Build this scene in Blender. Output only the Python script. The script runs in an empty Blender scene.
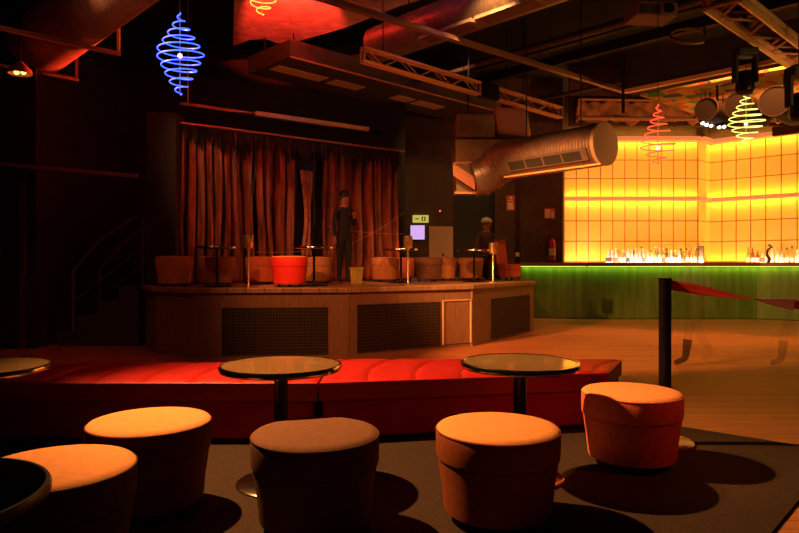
import bpy, bmesh, math, random
from mathutils import Vector, Matrix
random.seed(7)
C = bpy.context.scene.collection
PI = math.pi
H, F, CX, CY = 1.11, 640.0, 399.5, 262.0
S = 1.2                                       # overall scale of the finished place

def P(px, py, D): return Vector(((px-CX)*D/F, D, H+(CY-py)*D/F))
def G(px, py, z):
    D = (z-H)*F/(CY-py)
    return Vector(((px-CX)*D/F, D, z))
def X(px, D): return (px-CX)*D/F
U = Vector((.72, .69, 0)).normalized()        # the ceiling grid of the hall runs diagonally
V = Vector((.69, -.72, 0)).normalized()

# ------------------------------------------------------------------ materials
def mat(name, col, rough=.6, metal=0, noise=0, nscale=8, sheen=0, coat=0, bump=0, bscale=60, emit=None, es=0, spec=.5):
    m = bpy.data.materials.new(name); m.use_nodes = True
    nt = m.node_tree; b = nt.nodes['Principled BSDF']
    b.inputs['Base Color'].default_value = (*col, 1)
    b.inputs['Roughness'].default_value = rough
    b.inputs['Metallic'].default_value = metal
    b.inputs['Specular IOR Level'].default_value = spec
    if sheen:
        b.inputs['Sheen Weight'].default_value = sheen
        b.inputs['Sheen Tint'].default_value = (*[min(1, c*2+.2) for c in col], 1)
    if coat: b.inputs['Coat Weight'].default_value = coat; b.inputs['Coat Roughness'].default_value = .05
    tc = nt.nodes.new('ShaderNodeTexCoord')
    if noise:
        n = nt.nodes.new('ShaderNodeTexNoise'); n.inputs['Scale'].default_value = nscale; n.inputs['Detail'].default_value = 6
        nt.links.new(tc.outputs['Object'], n.inputs['Vector'])
        r = nt.nodes.new('ShaderNodeValToRGB')
        r.color_ramp.elements[0].position = .3; r.color_ramp.elements[1].position = .7
        r.color_ramp.elements[0].color = (*[c*(1-noise) for c in col], 1)
        r.color_ramp.elements[1].color = (*[min(1, c*(1+noise)) for c in col], 1)
        nt.links.new(n.outputs['Fac'], r.inputs['Fac']); nt.links.new(r.outputs['Color'], b.inputs['Base Color'])
    if bump:
        n = nt.nodes.new('ShaderNodeTexNoise'); n.inputs['Scale'].default_value = bscale; n.inputs['Detail'].default_value = 4
        nt.links.new(tc.outputs['Object'], n.inputs['Vector'])
        bp = nt.nodes.new('ShaderNodeBump'); bp.inputs['Strength'].default_value = bump; bp.inputs['Distance'].default_value = .01
        nt.links.new(n.outputs['Fac'], bp.inputs['Height']); nt.links.new(bp.outputs['Normal'], b.inputs['Normal'])
    if emit:
        b.inputs['Emission Color'].default_value = (*emit, 1); b.inputs['Emission Strength'].default_value = es
    return m

def wood(name, c1, c2, rough, sc, plank=None, rotz=0, coat=0, stretch=(1, 14, 14), spec=.5):
    m = mat(name, c1, rough, coat=coat, spec=spec); nt = m.node_tree; b = nt.nodes['Principled BSDF']
    tc = nt.nodes.new('ShaderNodeTexCoord'); mp = nt.nodes.new('ShaderNodeMapping')
    mp.inputs['Rotation'].default_value = (0, 0, rotz)
    nt.links.new(tc.outputs['Object'], mp.inputs['Vector'])
    mp2 = nt.nodes.new('ShaderNodeMapping'); mp2.inputs['Scale'].default_value = stretch
    nt.links.new(mp.outputs['Vector'], mp2.inputs['Vector'])
    n = nt.nodes.new('ShaderNodeTexNoise'); n.inputs['Scale'].default_value = sc; n.inputs['Detail'].default_value = 8
    nt.links.new(mp2.outputs['Vector'], n.inputs['Vector'])
    r = nt.nodes.new('ShaderNodeValToRGB'); r.color_ramp.elements[0].position = .32; r.color_ramp.elements[1].position = .68
    r.color_ramp.elements[0].color = (*c2, 1); r.color_ramp.elements[1].color = (*c1, 1)
    nt.links.new(n.outputs['Fac'], r.inputs['Fac'])
    out = r.outputs['Color']
    if plank:
        br = nt.nodes.new('ShaderNodeTexBrick')
        br.inputs['Scale'].default_value = 1; br.inputs['Brick Width'].default_value = plank[0]; br.inputs['Row Height'].default_value = plank[1]
        br.inputs['Mortar Size'].default_value = .004
        br.inputs['Color1'].default_value = (1, 1, 1, 1); br.inputs['Color2'].default_value = (.72, .72, .72, 1); br.inputs['Mortar'].default_value = (.3, .3, .3, 1)
        nt.links.new(mp.outputs['Vector'], br.inputs['Vector'])
        mx = nt.nodes.new('ShaderNodeMix'); mx.data_type = 'RGBA'; mx.blend_type = 'MULTIPLY'; mx.inputs['Factor'].default_value = 1
        nt.links.new(out, mx.inputs['A']); nt.links.new(br.outputs['Color'], mx.inputs['B']); out = mx.outputs['Result']
    nt.links.new(out, b.inputs['Base Color'])
    return m

def glass_mat(name, col):
    m = mat(name, col, .08); b = m.node_tree.nodes['Principled BSDF']
    b.inputs['Transmission Weight'].default_value = .3; b.inputs['IOR'].default_value = 1.3
    return m
def faint(name, col, a):
    m = mat(name, col, .9, spec=0); m.node_tree.nodes['Principled BSDF'].inputs['Alpha'].default_value = a
    return m

M = dict(
 floor=wood('floor boards', (.46, .16, .06), (.34, .11, .042), .5, 3, (1.6, .11), 0, spec=.35, stretch=(1, 12, 1)),
 carpet=mat('dark carpet', (.046, .027, .018), .95, noise=.35, nscale=90, bump=.5, bscale=260, spec=.1),
 stage=wood('stage veneer', (.30, .155, .075), (.20, .10, .05), .5, 6, stretch=(9, 9, .8)),
 stage_top=wood('stage boards', (.50, .28, .14), (.36, .19, .09), .42, 4, (1.5, .12), .4, stretch=(1, 9, 1)),
 dark_wall=mat('dark paint', (.022, .014, .009), .8, noise=.25, nscale=3),
 brown_wall=mat('brown paint', (.085, .042, .02), .75, noise=.2, nscale=4),
 black=mat('black paint', (.008, .007, .006), .6),
 black_metal=mat('black metal', (.015, .012, .011), .35, .6),
 ceiling=mat('black ceiling', (.006, .005, .004), .95, noise=.3, nscale=2),
 beam=mat('ceiling beam', (.020, .014, .010), .8, noise=.3, nscale=3),
 duct=mat('galvanised duct', (.27, .19, .14), .42, .5, noise=.18, nscale=14),
 duct_dull=mat('dull duct', (.30, .21, .14), .6, .3, noise=.25, nscale=6),
 slot=mat('duct slot', (.03, .025, .02), .7),
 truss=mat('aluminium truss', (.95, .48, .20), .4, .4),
 bench=mat('red vinyl', (.40, .010, .007), .5, noise=.12, nscale=5, bump=.15, bscale=120, spec=.35),
 bench_base=mat('red upholstery base', (.36, .010, .006), .75, noise=.15, nscale=6, bump=.2, bscale=150, spec=.2),
 pouf_orange=mat('rust velvet', (.66, .25, .09), .9, noise=.10, nscale=30, bump=.2, bscale=180, spec=.1),
 pouf_brown=mat('brown velvet', (.20, .085, .045), .9, noise=.16, nscale=30, bump=.2, bscale=180, spec=.1),
 pouf_red=mat('red velvet', (.62, .13, .06), .9, noise=.14, nscale=30, bump=.2, bscale=180, spec=.1),
 pouf_bright=mat('scarlet vinyl', (.85, .035, .02), .6, noise=.08, nscale=20, spec=.3),
 pouf_cream=mat('tan velvet', (.60, .28, .12), .9, noise=.15, nscale=30, spec=.1),
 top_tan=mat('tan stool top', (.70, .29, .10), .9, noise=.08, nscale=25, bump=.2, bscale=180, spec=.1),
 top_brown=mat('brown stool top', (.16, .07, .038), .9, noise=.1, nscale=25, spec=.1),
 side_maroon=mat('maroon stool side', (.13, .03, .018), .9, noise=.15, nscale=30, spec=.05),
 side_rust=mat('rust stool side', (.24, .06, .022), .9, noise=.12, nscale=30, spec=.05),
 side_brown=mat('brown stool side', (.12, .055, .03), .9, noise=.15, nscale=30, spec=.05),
 piping=mat('piping', (.30, .10, .05), .8),
 rim=mat('chrome rim', (.55, .45, .33), .16, 1),
 tabletop=mat('lacquered tabletop', (.28, .16, .07), .12, noise=.1, nscale=12, coat=.5),
 tabletop_dark=mat('black tabletop', (.002, .0015, .0015), .9, spec=0),
 chrome=mat('chrome', (.7, .6, .5), .15, 1),
 brass=mat('brass', (.85, .60, .32), .25, .9),
 curtain=wood('red brown curtain', (.46, .10, .04), (.10, .022, .01), .55, 5, stretch=(3, 3, .35)),  # light and dark streaks painted in for the sheen of narrow folds
 sheer=mat('pale voile', (.55, .22, .13), .8, noise=.4, nscale=10),
 top_darkening=mat('black valance', (.006, .004, .003), .8),
 tinsel=mat('dark tinsel', (.10, .06, .05), .4, .5),
 tile=mat('amber glass tile', (1, .58, .08), .45, emit=(1, .42, .05), es=.42, spec=.3),
 grout=mat('tile frame', (.50, .20, .03), .7),
 ledge=mat('amber ledge painted glow', (.70, .33, .12), .6, emit=(1, .30, .09), es=.55),  # glow put into the material so ledge faces look lit; no lamp inside
 green=wood('green lacquer', (.09, .155, .028), (.055, .10, .02), .5, 2.5, stretch=(4, 4, .4), spec=.25),
 counter=mat('counter top', (.18, .08, .04), .3),
 bench_seam=mat('seam', (.2, .005, .004), .8),
 belt=mat('red belt', (.45, .02, .012), .7), belt_tag=mat('lilac belt tag', (.80, .65, 1), .6),
 fluo=mat('fluorescent housing', (.75, .55, .40), .5),
 panel=mat('beige panel', (.62, .42, .27), .6),
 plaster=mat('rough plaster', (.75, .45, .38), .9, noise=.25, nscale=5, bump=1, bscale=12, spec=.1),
 screen=mat('lilac screen', (.05, .04, .06), .3, emit=(.62, .38, .80), es=1.1),
 exit=mat('exit sign', (.2, .3, .05), .4, emit=(.70, .62, .12), es=.7),
 exit_dark=mat('exit pictogram', (.02, .08, .01), .5),
 sign_red=mat('red sign', (.75, .06, .03), .5), white=mat('white print', (.85, .75, .62), .5),
 skin=mat('skin', (.32, .12, .07), .6), hair=mat('dark hair', (.012, .008, .006), .6), cloth=mat('black clothes', (.012, .009, .009), .9),
 cloth2=mat('dark brown clothes', (.08, .035, .025), .9), jeans=mat('dark trousers', (.015, .012, .014), .9),
 cap=mat('pale cap', (.6, .5, .4), .8), olive=mat('olive plastic', (.55, .42, .08), .5),
 extinguisher=mat('extinguisher red', (.55, .03, .02), .3), chair_red=mat('red chair vinyl', (.42, .07, .03), .55),
 statue=mat('bronze', (.30, .12, .04), .4, .5),
)
def neon(name, col, s): return mat(name, (.02, .02, .02), .4, emit=col, es=s)
def painted():
    m = mat('painted ceiling', (.5, .3, .1), .85); nt = m.node_tree; b = nt.nodes['Principled BSDF']
    tc = nt.nodes.new('ShaderNodeTexCoord'); v = nt.nodes.new('ShaderNodeTexVoronoi'); v.inputs['Scale'].default_value = 5
    nz = nt.nodes.new('ShaderNodeTexNoise'); nz.inputs['Scale'].default_value = 4
    mx = nt.nodes.new('ShaderNodeMix'); mx.data_type = 'RGBA'; mx.inputs['Factor'].default_value = .12
    nt.links.new(tc.outputs['Object'], nz.inputs['Vector']); nt.links.new(tc.outputs['Object'], mx.inputs['A']); nt.links.new(nz.outputs['Color'], mx.inputs['B'])
    nt.links.new(mx.outputs['Result'], v.inputs['Vector'])
    sp = nt.nodes.new('ShaderNodeSeparateColor'); nt.links.new(v.outputs['Color'], sp.inputs['Color'])
    r = nt.nodes.new('ShaderNodeValToRGB'); r.color_ramp.interpolation = 'CONSTANT'
    cols = [(0, (.75, .45, .10)), (.28, (.65, .14, .06)), (.42, (.70, .62, .15)), (.58, (.12, .42, .10)), (.7, (.80, .50, .2)), (.86, (.06, .12, .45)), (.92, (.85, .62, .35))]
    e = r.color_ramp.elements; e[0].color = (*cols[0][1], 1); e[1].position = cols[1][0]; e[1].color = (*cols[1][1], 1)
    for p, c in cols[2:]: k = e.new(p); k.color = (*c, 1)
    nt.links.new(sp.outputs['Red'], r.inputs['Fac']); nt.links.new(r.outputs['Color'], b.inputs['Base Color'])
    return m
M['painted'] = painted()

# ------------------------------------------------------------------ mesh builder
class MB:
    def __init__(s): s.bm = bmesh.new()
    def hexa(s, o, ex, ey, ez):
        vs = [s.bm.verts.new(o + ex*i + ey*j + ez*k) for i in (0, 1) for j in (0, 1) for k in (0, 1)]
        for f in ((0,1,3,2),(4,6,7,5),(0,4,5,1),(2,3,7,6),(0,2,6,4),(1,5,7,3)): s.bm.faces.new([vs[i] for i in f])
        return s
    def box(s, x0, x1, y0, y1, z0, z1):
        return s.hexa(Vector((x0,y0,z0)), Vector((x1-x0,0,0)), Vector((0,y1-y0,0)), Vector((0,0,z1-z0)))
    def bar(s, a, b, w, h=None, up=Vector((0,0,1))):
        a, b = Vector(a), Vector(b); h = h or w; d = b-a
        sd = d.cross(up)
        if sd.length < 1e-6: sd = Vector((1,0,0))
        sd.normalize(); u = sd.cross(d).normalized()
        return s.hexa(a-sd*w/2-u*h/2, d, sd*w, u*h)
    def lathe(s, prof, n=32, c=(0,0,0), axis=None, cap=True):
        R = Matrix.Identity(3)
        if axis is not None: R = Vector((0,0,1)).rotation_difference(Vector(axis)).to_matrix()
        c = Vector(c); rings = []
        for r, z in prof:
            rings.append([s.bm.verts.new(c + R @ Vector((r*math.cos(2*PI*i/n), r*math.sin(2*PI*i/n), z))) for i in range(n)])
        for A, B in zip(rings, rings[1:]):
            for i in range(n): s.bm.faces.new((A[i], A[(i+1)%n], B[(i+1)%n], B[i]))
        if cap:
            s.bm.faces.new(rings[0][::-1]); s.bm.faces.new(rings[-1])
        return s
    def cyl(s, a, b, r, n=16, r2=None):
        a, b = Vector(a), Vector(b); d = b-a
        return s.lathe([(r,0),(r2 if r2 is not None else r, d.length)], n, a, d)
    def tube(s, pts, r, n=8, closed=False, radii=None):
        pts = [Vector(p) for p in pts]; rings = []; ref = None
        for i, p in enumerate(pts):
            t = (pts[min(i+1, len(pts)-1)] - pts[max(i-1, 0)]).normalized()
            if ref is None: ref = t.orthogonal().normalized()
            ref = (ref - t*ref.dot(t)).normalized(); b = t.cross(ref)
            rr = radii[i] if radii else r
            rings.append([s.bm.verts.new(p + ref*rr*math.cos(2*PI*k/n) + b*rr*math.sin(2*PI*k/n)) for k in range(n)])
        for A, B in zip(rings, rings[1:]):
            for k in range(n): s.bm.faces.new((A[k], A[(k+1)%n], B[(k+1)%n], B[k]))
        s.bm.faces.new(rings[0][::-1]); s.bm.faces.new(rings[-1]); return s
    def prism(s, poly, z0, z1):
        lo = [s.bm.verts.new((p[0], p[1], z0)) for p in poly]; hi = [s.bm.verts.new((p[0], p[1], z1)) for p in poly]
        s.bm.faces.new(lo[::-1]); s.bm.faces.new(hi); n = len(poly)
        for i in range(n): s.bm.faces.new((lo[i], lo[(i+1)%n], hi[(i+1)%n], hi[i]))
        return s
    def grid(s, fn, nu, nv):
        vs = [[s.bm.verts.new(fn(i/nu, j/nv)) for j in range(nv+1)] for i in range(nu+1)]
        for i in range(nu):
            for j in range(nv): s.bm.faces.new((vs[i][j], vs[i+1][j], vs[i+1][j+1], vs[i][j+1]))
        return s
    def sphere(s, c, r, sc=(1,1,1), n=16):
        bmesh.ops.create_uvsphere(s.bm, u_segments=n, v_segments=n//2+2, radius=r, matrix=Matrix.Translation(Vector(c)) @ Matrix.Diagonal((*sc, 1))); return s
    def build(s, name, m, parent=None, smooth=False, bevel=0, loc=None, solid=0):
        bmesh.ops.recalc_face_normals(s.bm, faces=s.bm.faces[:])
        if loc is not None: bmesh.ops.translate(s.bm, verts=s.bm.verts[:], vec=-Vector(loc))
        me = bpy.data.meshes.new(name); s.bm.to_mesh(me); s.bm.free()
        o = bpy.data.objects.new(name, me); C.objects.link(o); me.materials.append(m)
        if loc is not None: o.location = loc
        if parent: o.parent = parent
        if smooth:
            for p in me.polygons: p.use_smooth = True
            me.set_sharp_from_angle(angle=math.radians(38))
        if solid: k = o.modifiers.new('thick', 'SOLIDIFY'); k.thickness = solid; k.offset = 0
        if bevel: k = o.modifiers.new('bevel', 'BEVEL'); k.width = bevel; k.segments = 2; k.limit_method = 'ANGLE'
        return o

def tag(o, label=None, cat=None, group=None, kind=None):
    if label: o['label'] = label
    if cat: o['category'] = cat
    if group: o['group'] = group
    if kind: o['kind'] = kind
    return o
def empty(name, loc, label, cat, group=None, rz=0):
    o = bpy.data.objects.new(name, None); C.objects.link(o); o.location = loc; o.rotation_euler = (0,0,rz); o.empty_display_size = .1
    return tag(o, label, cat, group)
def struct(name, mb, m, **k):
    o = mb.build(name, m, **k); o['kind'] = 'structure'; return o
def copy_tree(o, parent=None):
    c = o.copy(); C.objects.link(c); c.parent = parent
    for ch in list(o.children):
        copy_tree(ch, c)
    return c
def swap(o, m):
    """give a copied object its own mesh with another material"""
    o.data = o.data.copy(); o.data.materials[0] = m

# ================================================================== THE SETTING
struct('floor', MB().box(-9, 13, -2, 17, -.1, 0), M['floor'])
struct('ceiling', MB().box(-9, 13, -2, 17, 4.9, 5.0), M['ceiling'])
struct('wall_left', MB().box(-9, -8.9, -2, 8.2, 0, 4.9), M['dark_wall'])
struct('wall_front_left', MB().box(-8.9, -4.66, 8.2, 8.35, 0, 4.9), M['dark_wall'])
struct('wall_stair', MB().box(-4.81, -4.66, 8.35, 11.3, 0, 4.9), M['dark_wall'])
struct('wall_back_left', MB().box(-4.66, .1, 11.15, 11.3, 0, 4.9), M['dark_wall'])
struct('wall_back', MB().box(-.05, 1.86, 13.0, 13.15, 0, 4.9), M['brown_wall'])
struct('wall_side', MB().box(-.05, .1, 11.3, 13.0, 0, 4.9), M['dark_wall'])
struct('wall_pillar', MB().box(X(495,12.7), X(515,12.7), 12.7, 13.1, 0, 4.9), M['brown_wall'])
struct('wall_recess', MB().box(X(515,12.7), 3.37, 13.2, 13.35, 0, 4.9), M['brown_wall'])
struct('wall_return', MB().prism([(3.22,13.35),(3.37,13.35),(3.72,14.5),(3.57,14.5)], 0, 4.9), M['brown_wall'])
struct('wall_right', MB().box(12.9, 13, -2, 17, 0, 4.9), M['dark_wall'])

# door in the left wall
d = bpy.data.objects.new('door_1', None); C.objects.link(d); d.location = (-5.4, 8.18, 0); d['kind'] = 'structure'
MB().box(-.62, .56, -.02, .02, .02, 2.15).build('door_leaf', mat('door paint', (.02, .014, .010), .45), d)
MB().box(.56, .62, -.04, .02, 0, 2.2).box(-.68, -.62, -.04, .02, 0, 2.2).box(-.68, .62, -.04, .02, 2.15, 2.22).build('door_frame', mat('door frame', (.10, .06, .04), .5, .3), d)
MB().cyl((-.5, -.07, 1.5), (.28, -.07, 1.5), .02).cyl((-.45, -.07, 1.5), (-.45, 0, 1.5), .015).cyl((.24, -.07, 1.5), (.24, 0, 1.5), .015).build('push_bar', mat('steel bar', (.35, .2, .15), .4, .6), d)
k = MB().lathe([(.09, 0), (.09, .012)], 28, (.23, -.021, 1.25), (0,-1,0)).build('round_sign', M['sign_red'], d, smooth=True); k['label'] = 'red round sign'

# amber tiled wall, two wings meeting at a corner post
def glow_wall(name, a, b, cols, z0=1.12, zl=2.50, z1=3.83, brick=True):
    a = Vector((a[0], a[1], 0)); b = Vector((b[0], b[1], 0)); d = b-a; L = d.length; t = d.normalized()
    n = Vector((t.y, -t.x, 0))                     # towards the hall
    back = struct(name, MB().hexa(a - n*.12, d, n*.12, Vector((0,0,4.9))), M['brown_wall'])
    fr = MB().hexa(a + Vector((0,0,z0-.15)), d, n*.02, Vector((0,0,z1-z0+.25))).build('tile_frame', M['grout'], back)
    tm = MB(); w = L/cols
    for za, zb, rows in ((z0, zl, 3), (zl+.08, z1, 3)):
        hh = (zb-za)/rows
        for r in range(rows):
            for c in range(cols):
                tm.hexa(a + t*(c*w+.012) + n*.022 + Vector((0,0,za+r*hh+.009)), t*(w-.024), n*.02, Vector((0,0,hh-.018)))
    tm.build('glass_tiles', M['tile'], back)
    MB().hexa(a + n*.02 + Vector((0,0,zl)), d, n*.13, Vector((0,0,.07))).build('painted_glow_ledge', M['ledge'], back)
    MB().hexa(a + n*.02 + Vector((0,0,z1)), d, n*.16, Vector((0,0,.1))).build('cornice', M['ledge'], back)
    return a, t, n, L
wl = glow_wall('wall_bar', (3.72, 14.5), (6.74, 14.5), 11)
wc = glow_wall('wall_bar_corner', (6.74, 14.5), (7.2, 14.9), 2)
wr = glow_wall('wall_bar_right', (7.2, 14.9), (10.6, 11.5), 16)

# carpet under the lounge
tag(MB().prism([(2.55,3.71),(1.3,4.77),(1.1,5.0),(-8.8,5.0),(-8.8,-1.9),(-2.7,-1.9)], .001, .012).build('carpet', M['carpet']),
    'dark brown carpet spread under the lounge tables and round stools', 'carpet')

# ================================================================== STAGE
SZ = .81
SP = [(-3.0,7.75),(-2.39,7.3),(-.61,7.47),(.98,8.43),(2.18,10.24),(2.3,12.9),(.12,12.9),(.12,11.1),(-3.35,11.1),(-3.35,8.3)]
st = empty('stage', (0,9,0), 'wood veneered raised stage with angled front and black mesh vents', 'stage')
off = Vector((0,9,0))
def inset(poly, k):
    c = Vector((-.3, 9.8))
    return [tuple(c + (Vector(p)-c)*k) for p in poly]
MB().prism(inset(SP, .985), 0, SZ-.06).build('front_panel', M['stage'], st, loc=off).location = (0,0,0)
MB().prism(SP, SZ-.06, SZ).build('stage_floor', M['stage_top'], st, loc=off, bevel=.008).location = (0,0,0)
IP = inset(SP, .985)
def on_facet(i, px, z):
    a, b = Vector(IP[i]), Vector(IP[i+1]); k = (px-CX)/F; d = b-a
    t = (k*a.y - a.x)/(d.x - k*d.y); p = a + d*t
    return Vector((p.x, p.y, z))
def zpix(p, py): return H + (CY-py)*p.y/F
def grille(i, x0, x1, ytop, ybot):
    a = on_facet(i, x0, 0); b = on_facet(i, x1, 0)
    zt = zpix(a, ytop); zb = max(.04, zpix(a, ybot))
    t = (b-a).normalized(); n = Vector((t.y, -t.x, 0)); L = (b-a).length
    a, b = a-off, b-off
    bk = MB().hexa(a + n*.001 + Vector((0,0,zb)), t*L, n*.006, Vector((0,0,zt-zb))).build('vent_mesh', M['black'], st)
    g = MB(); nx = int(L/.035); nz = int((zt-zb)/.035)
    for k in range(nx+1): g.hexa(a + t*(L*k/nx-.003) + n*.008 + Vector((0,0,zb)), t*.006, n*.005, Vector((0,0,zt-zb)))
    for k in range(nz+1): g.hexa(a + n*.009 + Vector((0,0,zb+(zt-zb)*k/nz-.003)), t*L, n*.005, Vector((0,0,.006)))
    w = g.build('wire_grid', mat('vent wire', (.10, .06, .035), .5, .3), bk)
    return bk
grille(1, 222, 328, 308, 362); grille(2, 357, 440, 305, 352); grille(3, 491, 529, 299, 342)
a, b = on_facet(2, 442, 0), on_facet(2, 471, 0); zt = zpix(a, 300)
t = (b-a).normalized(); n = Vector((t.y,-t.x,0)); a -= off; b -= off
hd = MB().hexa(a+n*.001+Vector((0,0,.05)), b-a, n*.008, Vector((0,0,zt-.05))).build('hatch', M['stage'], st)
e = MB()
for s0, s1 in ((a, a+t*.022), (b-t*.022, b)): e.hexa(s0+n*.005+Vector((0,0,.05)), s1-s0, n*.014, Vector((0,0,zt-.05)))
e.hexa(a+n*.005+Vector((0,0,zt-.018)), b-a, n*.014, Vector((0,0,.018)))
e.build('hatch_edging', mat('pale edging', (.62, .38, .2), .4), hd)
# corner posts of the front
for i in (1, 2, 3):
    p = Vector((*IP[i], 0)) - off; d_ = (p - Vector((-.3, .8, 0))).normalized()
    MB().cyl(p - d_*.012, p - d_*.012 + Vector((0,0,SZ-.06)), .022, 10).build('corner_strip', M['stage'], st)

# stairs at the left of the stage
ss = empty('stage_stairs', (-3.9, 8.9, 0), 'dark stairs with handrail climbing to the left side of the stage', 'stairs')
s_ = MB()
for k in range(4): s_.box(-.62+k*.27, -.35+k*.27, -.45, .35, 0, .2*(k+1)-.005)
s_.build('steps', mat('dark steps', (.05, .03, .02), .6), ss)
for yy in (-.42, .32):
    MB().tube([(-.42, yy, .2), (-.42, yy, 1.0), (-.05, yy, 1.42), (.35, yy, 1.68), (.5, yy, 1.68), (.5, yy, .8)], .02, 10).build('handrail', mat('rail steel', (.25, .15, .09), .45, .6), ss, smooth=True)
    MB().cyl((-.38, yy, .62), (.5, yy, 1.3), .012, 8).build('lower_rail', mat('rail steel', (.2, .12, .08), .45, .6), ss)
tag(MB().bar(G(0,164,2.35)+Vector((0,0,0)), P(137,176, 8.0*1.0), .05, .045).build('wall_strip', mat('strip', (.42, .22, .13), .5)),
    'long thin pale strip across the dark wall above the door', 'light strip')

# ================================================================== CURTAINS
c0, c1 = Vector((-2.94, 8.55, 0)), Vector((-.03, 10.7, 0)); cd = c1-c0; cn = Vector((cd.y, -cd.x, 0)).normalized()
def tpx(px):
    k = (px-CX)/F; return (k*c0.y - c0.x)/(cd.x - k*cd.y)
def drape(px0, px1, folds, amp, label, m, seed, z0=SZ+.012, z1=2.84, twist=0, dy=0):
    r = random.Random(seed); t0, t1 = tpx(px0), tpx(px1); ph = [r.uniform(0, 6) for _ in range(6)]
    W = (cd*(t1-t0)).length
    def fn(u, v):
        z = z0 + (z1-z0)*v
        uu = u
        if twist: 
            pin = math.exp(-((v-.35)/.3)**2); uu = .5 + (u-.5)*(1-.6*pin)*(.5+.5*v) + .12*math.sin(3*v)
        a = 2*PI*folds*(u + .03*math.sin(5*u+ph[0]) + .012*math.sin(3*v+ph[3]+8*u))
        off_ = amp*(math.sin(a) + .35*math.sin(2.3*a+ph[1]) + .3*math.sin(.37*a+ph[2]))*(.75+.5*(1-v)) 
        s = t0 + (t1-t0)*uu
        return c0 + cd*s + cn*(off_+dy) + cd.normalized()*(.25*amp*math.sin(a*2+ph[4]) + .04*math.sin(4*v+ph[5]+4*u)*(1-v)) + Vector((0,0,z))
    o = MB().grid(fn, max(40, folds*16), 26).build('curtain', m, smooth=True, solid=.006)
    for p in o.data.polygons: p.use_smooth = True
    return tag(o, label, 'curtain', 'stage curtains')
drape(181, 213, 4, .095, 'leftmost red brown curtain drape at the back of the stage', M['curtain'], 1)
drape(214, 254, 4, .095, 'second red brown curtain from the left, behind the post with the cup', M['curtain'], 2)
drape(256, 296, 4, .09, 'red brown curtain behind the bright red stool', M['curtain'], 3)
drape(321, 352, 3, .095, 'red brown curtain behind the dark standing figure', M['curtain'], 4)
drape(353, 396, 4, .09, 'rightmost red brown curtain drape beside the wall with the exit sign', M['curtain'], 5)
drape(301, 313, 2, .03, 'pale twisted voile hanging in the gap between the curtains', M['sheer'], 6, z0=1.2, z1=2.5, twist=1, dy=-.02)
tag(MB().hexa(c0-cn*.12-cd*.0+Vector((0,0,SZ)), cd*1.0, cn*-.03, Vector((0,0,2.2))).build('backdrop', M['black']), 'black backdrop cloth hung behind the stage curtains', 'backdrop')
# black strip added where the curtain tops darken, with the rail
vo = MB().grid(lambda u, v: c0 + cd*u + cn*(.13+.02*math.sin(u*150)+.012*math.sin(u*67)) + Vector((0,0,2.70+.22*v + (1-v)*(.05*math.sin(u*23)+.05*math.sin(u*71)+.06*math.sin(u*233)+.04*math.sin(u*411)))), 520, 6).build('top_darkening', M['top_darkening'], smooth=True, solid=.005)
tag(vo, 'black ragged strip added to darken the top of the stage curtains', 'top_darkening')
rl = tag(MB().cyl(c0 - cd*.01 + cn*.13 + Vector((0,0,2.945)), c1 + cd*.01 + cn*.13 + Vector((0,0,2.945)), .018, 10).build('curtain_rail', mat('rail', (.5,.28,.16), .4, .7), smooth=True),
    'thin metal rail carrying the stage curtains', 'rail')
tn = MB(); r = random.Random(3)
for k in range(26):
    t = r.uniform(.02, .98); p = c0 + cd*t + cn*.17; z = 2.9; pts = []
    L_ = r.uniform(.5, 1.6)
    for q in range(9):
        pts.append(p + cd.normalized()*(r.uniform(-.02, .02)) + cn*r.uniform(0, .02) + Vector((0,0,z - L_*q/8)))
    tn.tube(pts, .0035, 4)
tag(tn.build('tinsel_strings', M['tinsel']), 'dark tinsel strings dangling in front of the curtains', 'decoration', kind='stuff')
# strings across the curtain
g = MB()
for p, q in (((345,243),(397,212)), ((320,226),(398,234)), ((250,252),(330,246))):
    pa = c0 + cd*tpx(p[0]) + cn*.2; pb = c0 + cd*tpx(q[0]) + cn*.2
    pa.z = zpix(pa, p[1]); pb.z = zpix(pb, q[1])
    g.tube([pa.lerp(pb, i/6) - Vector((0,0,.04*math.sin(PI*i/6))) for i in range(7)], .004, 5)
tag(g.build('slack_cord', mat('cord', (.45,.25,.18), .6)), 'thin pale cords slung across the stage curtains', 'cord')
tag(MB().box(X(146,8.3), X(176,8.3), 8.3, 8.6, SZ, 3.05).build('curtain_side_panel', mat('side panel', (.018,.012,.008), .7, noise=.2, nscale=3), bevel=.01),
    'tall dark wooden panel at the left end of the curtains', 'panel')

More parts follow.
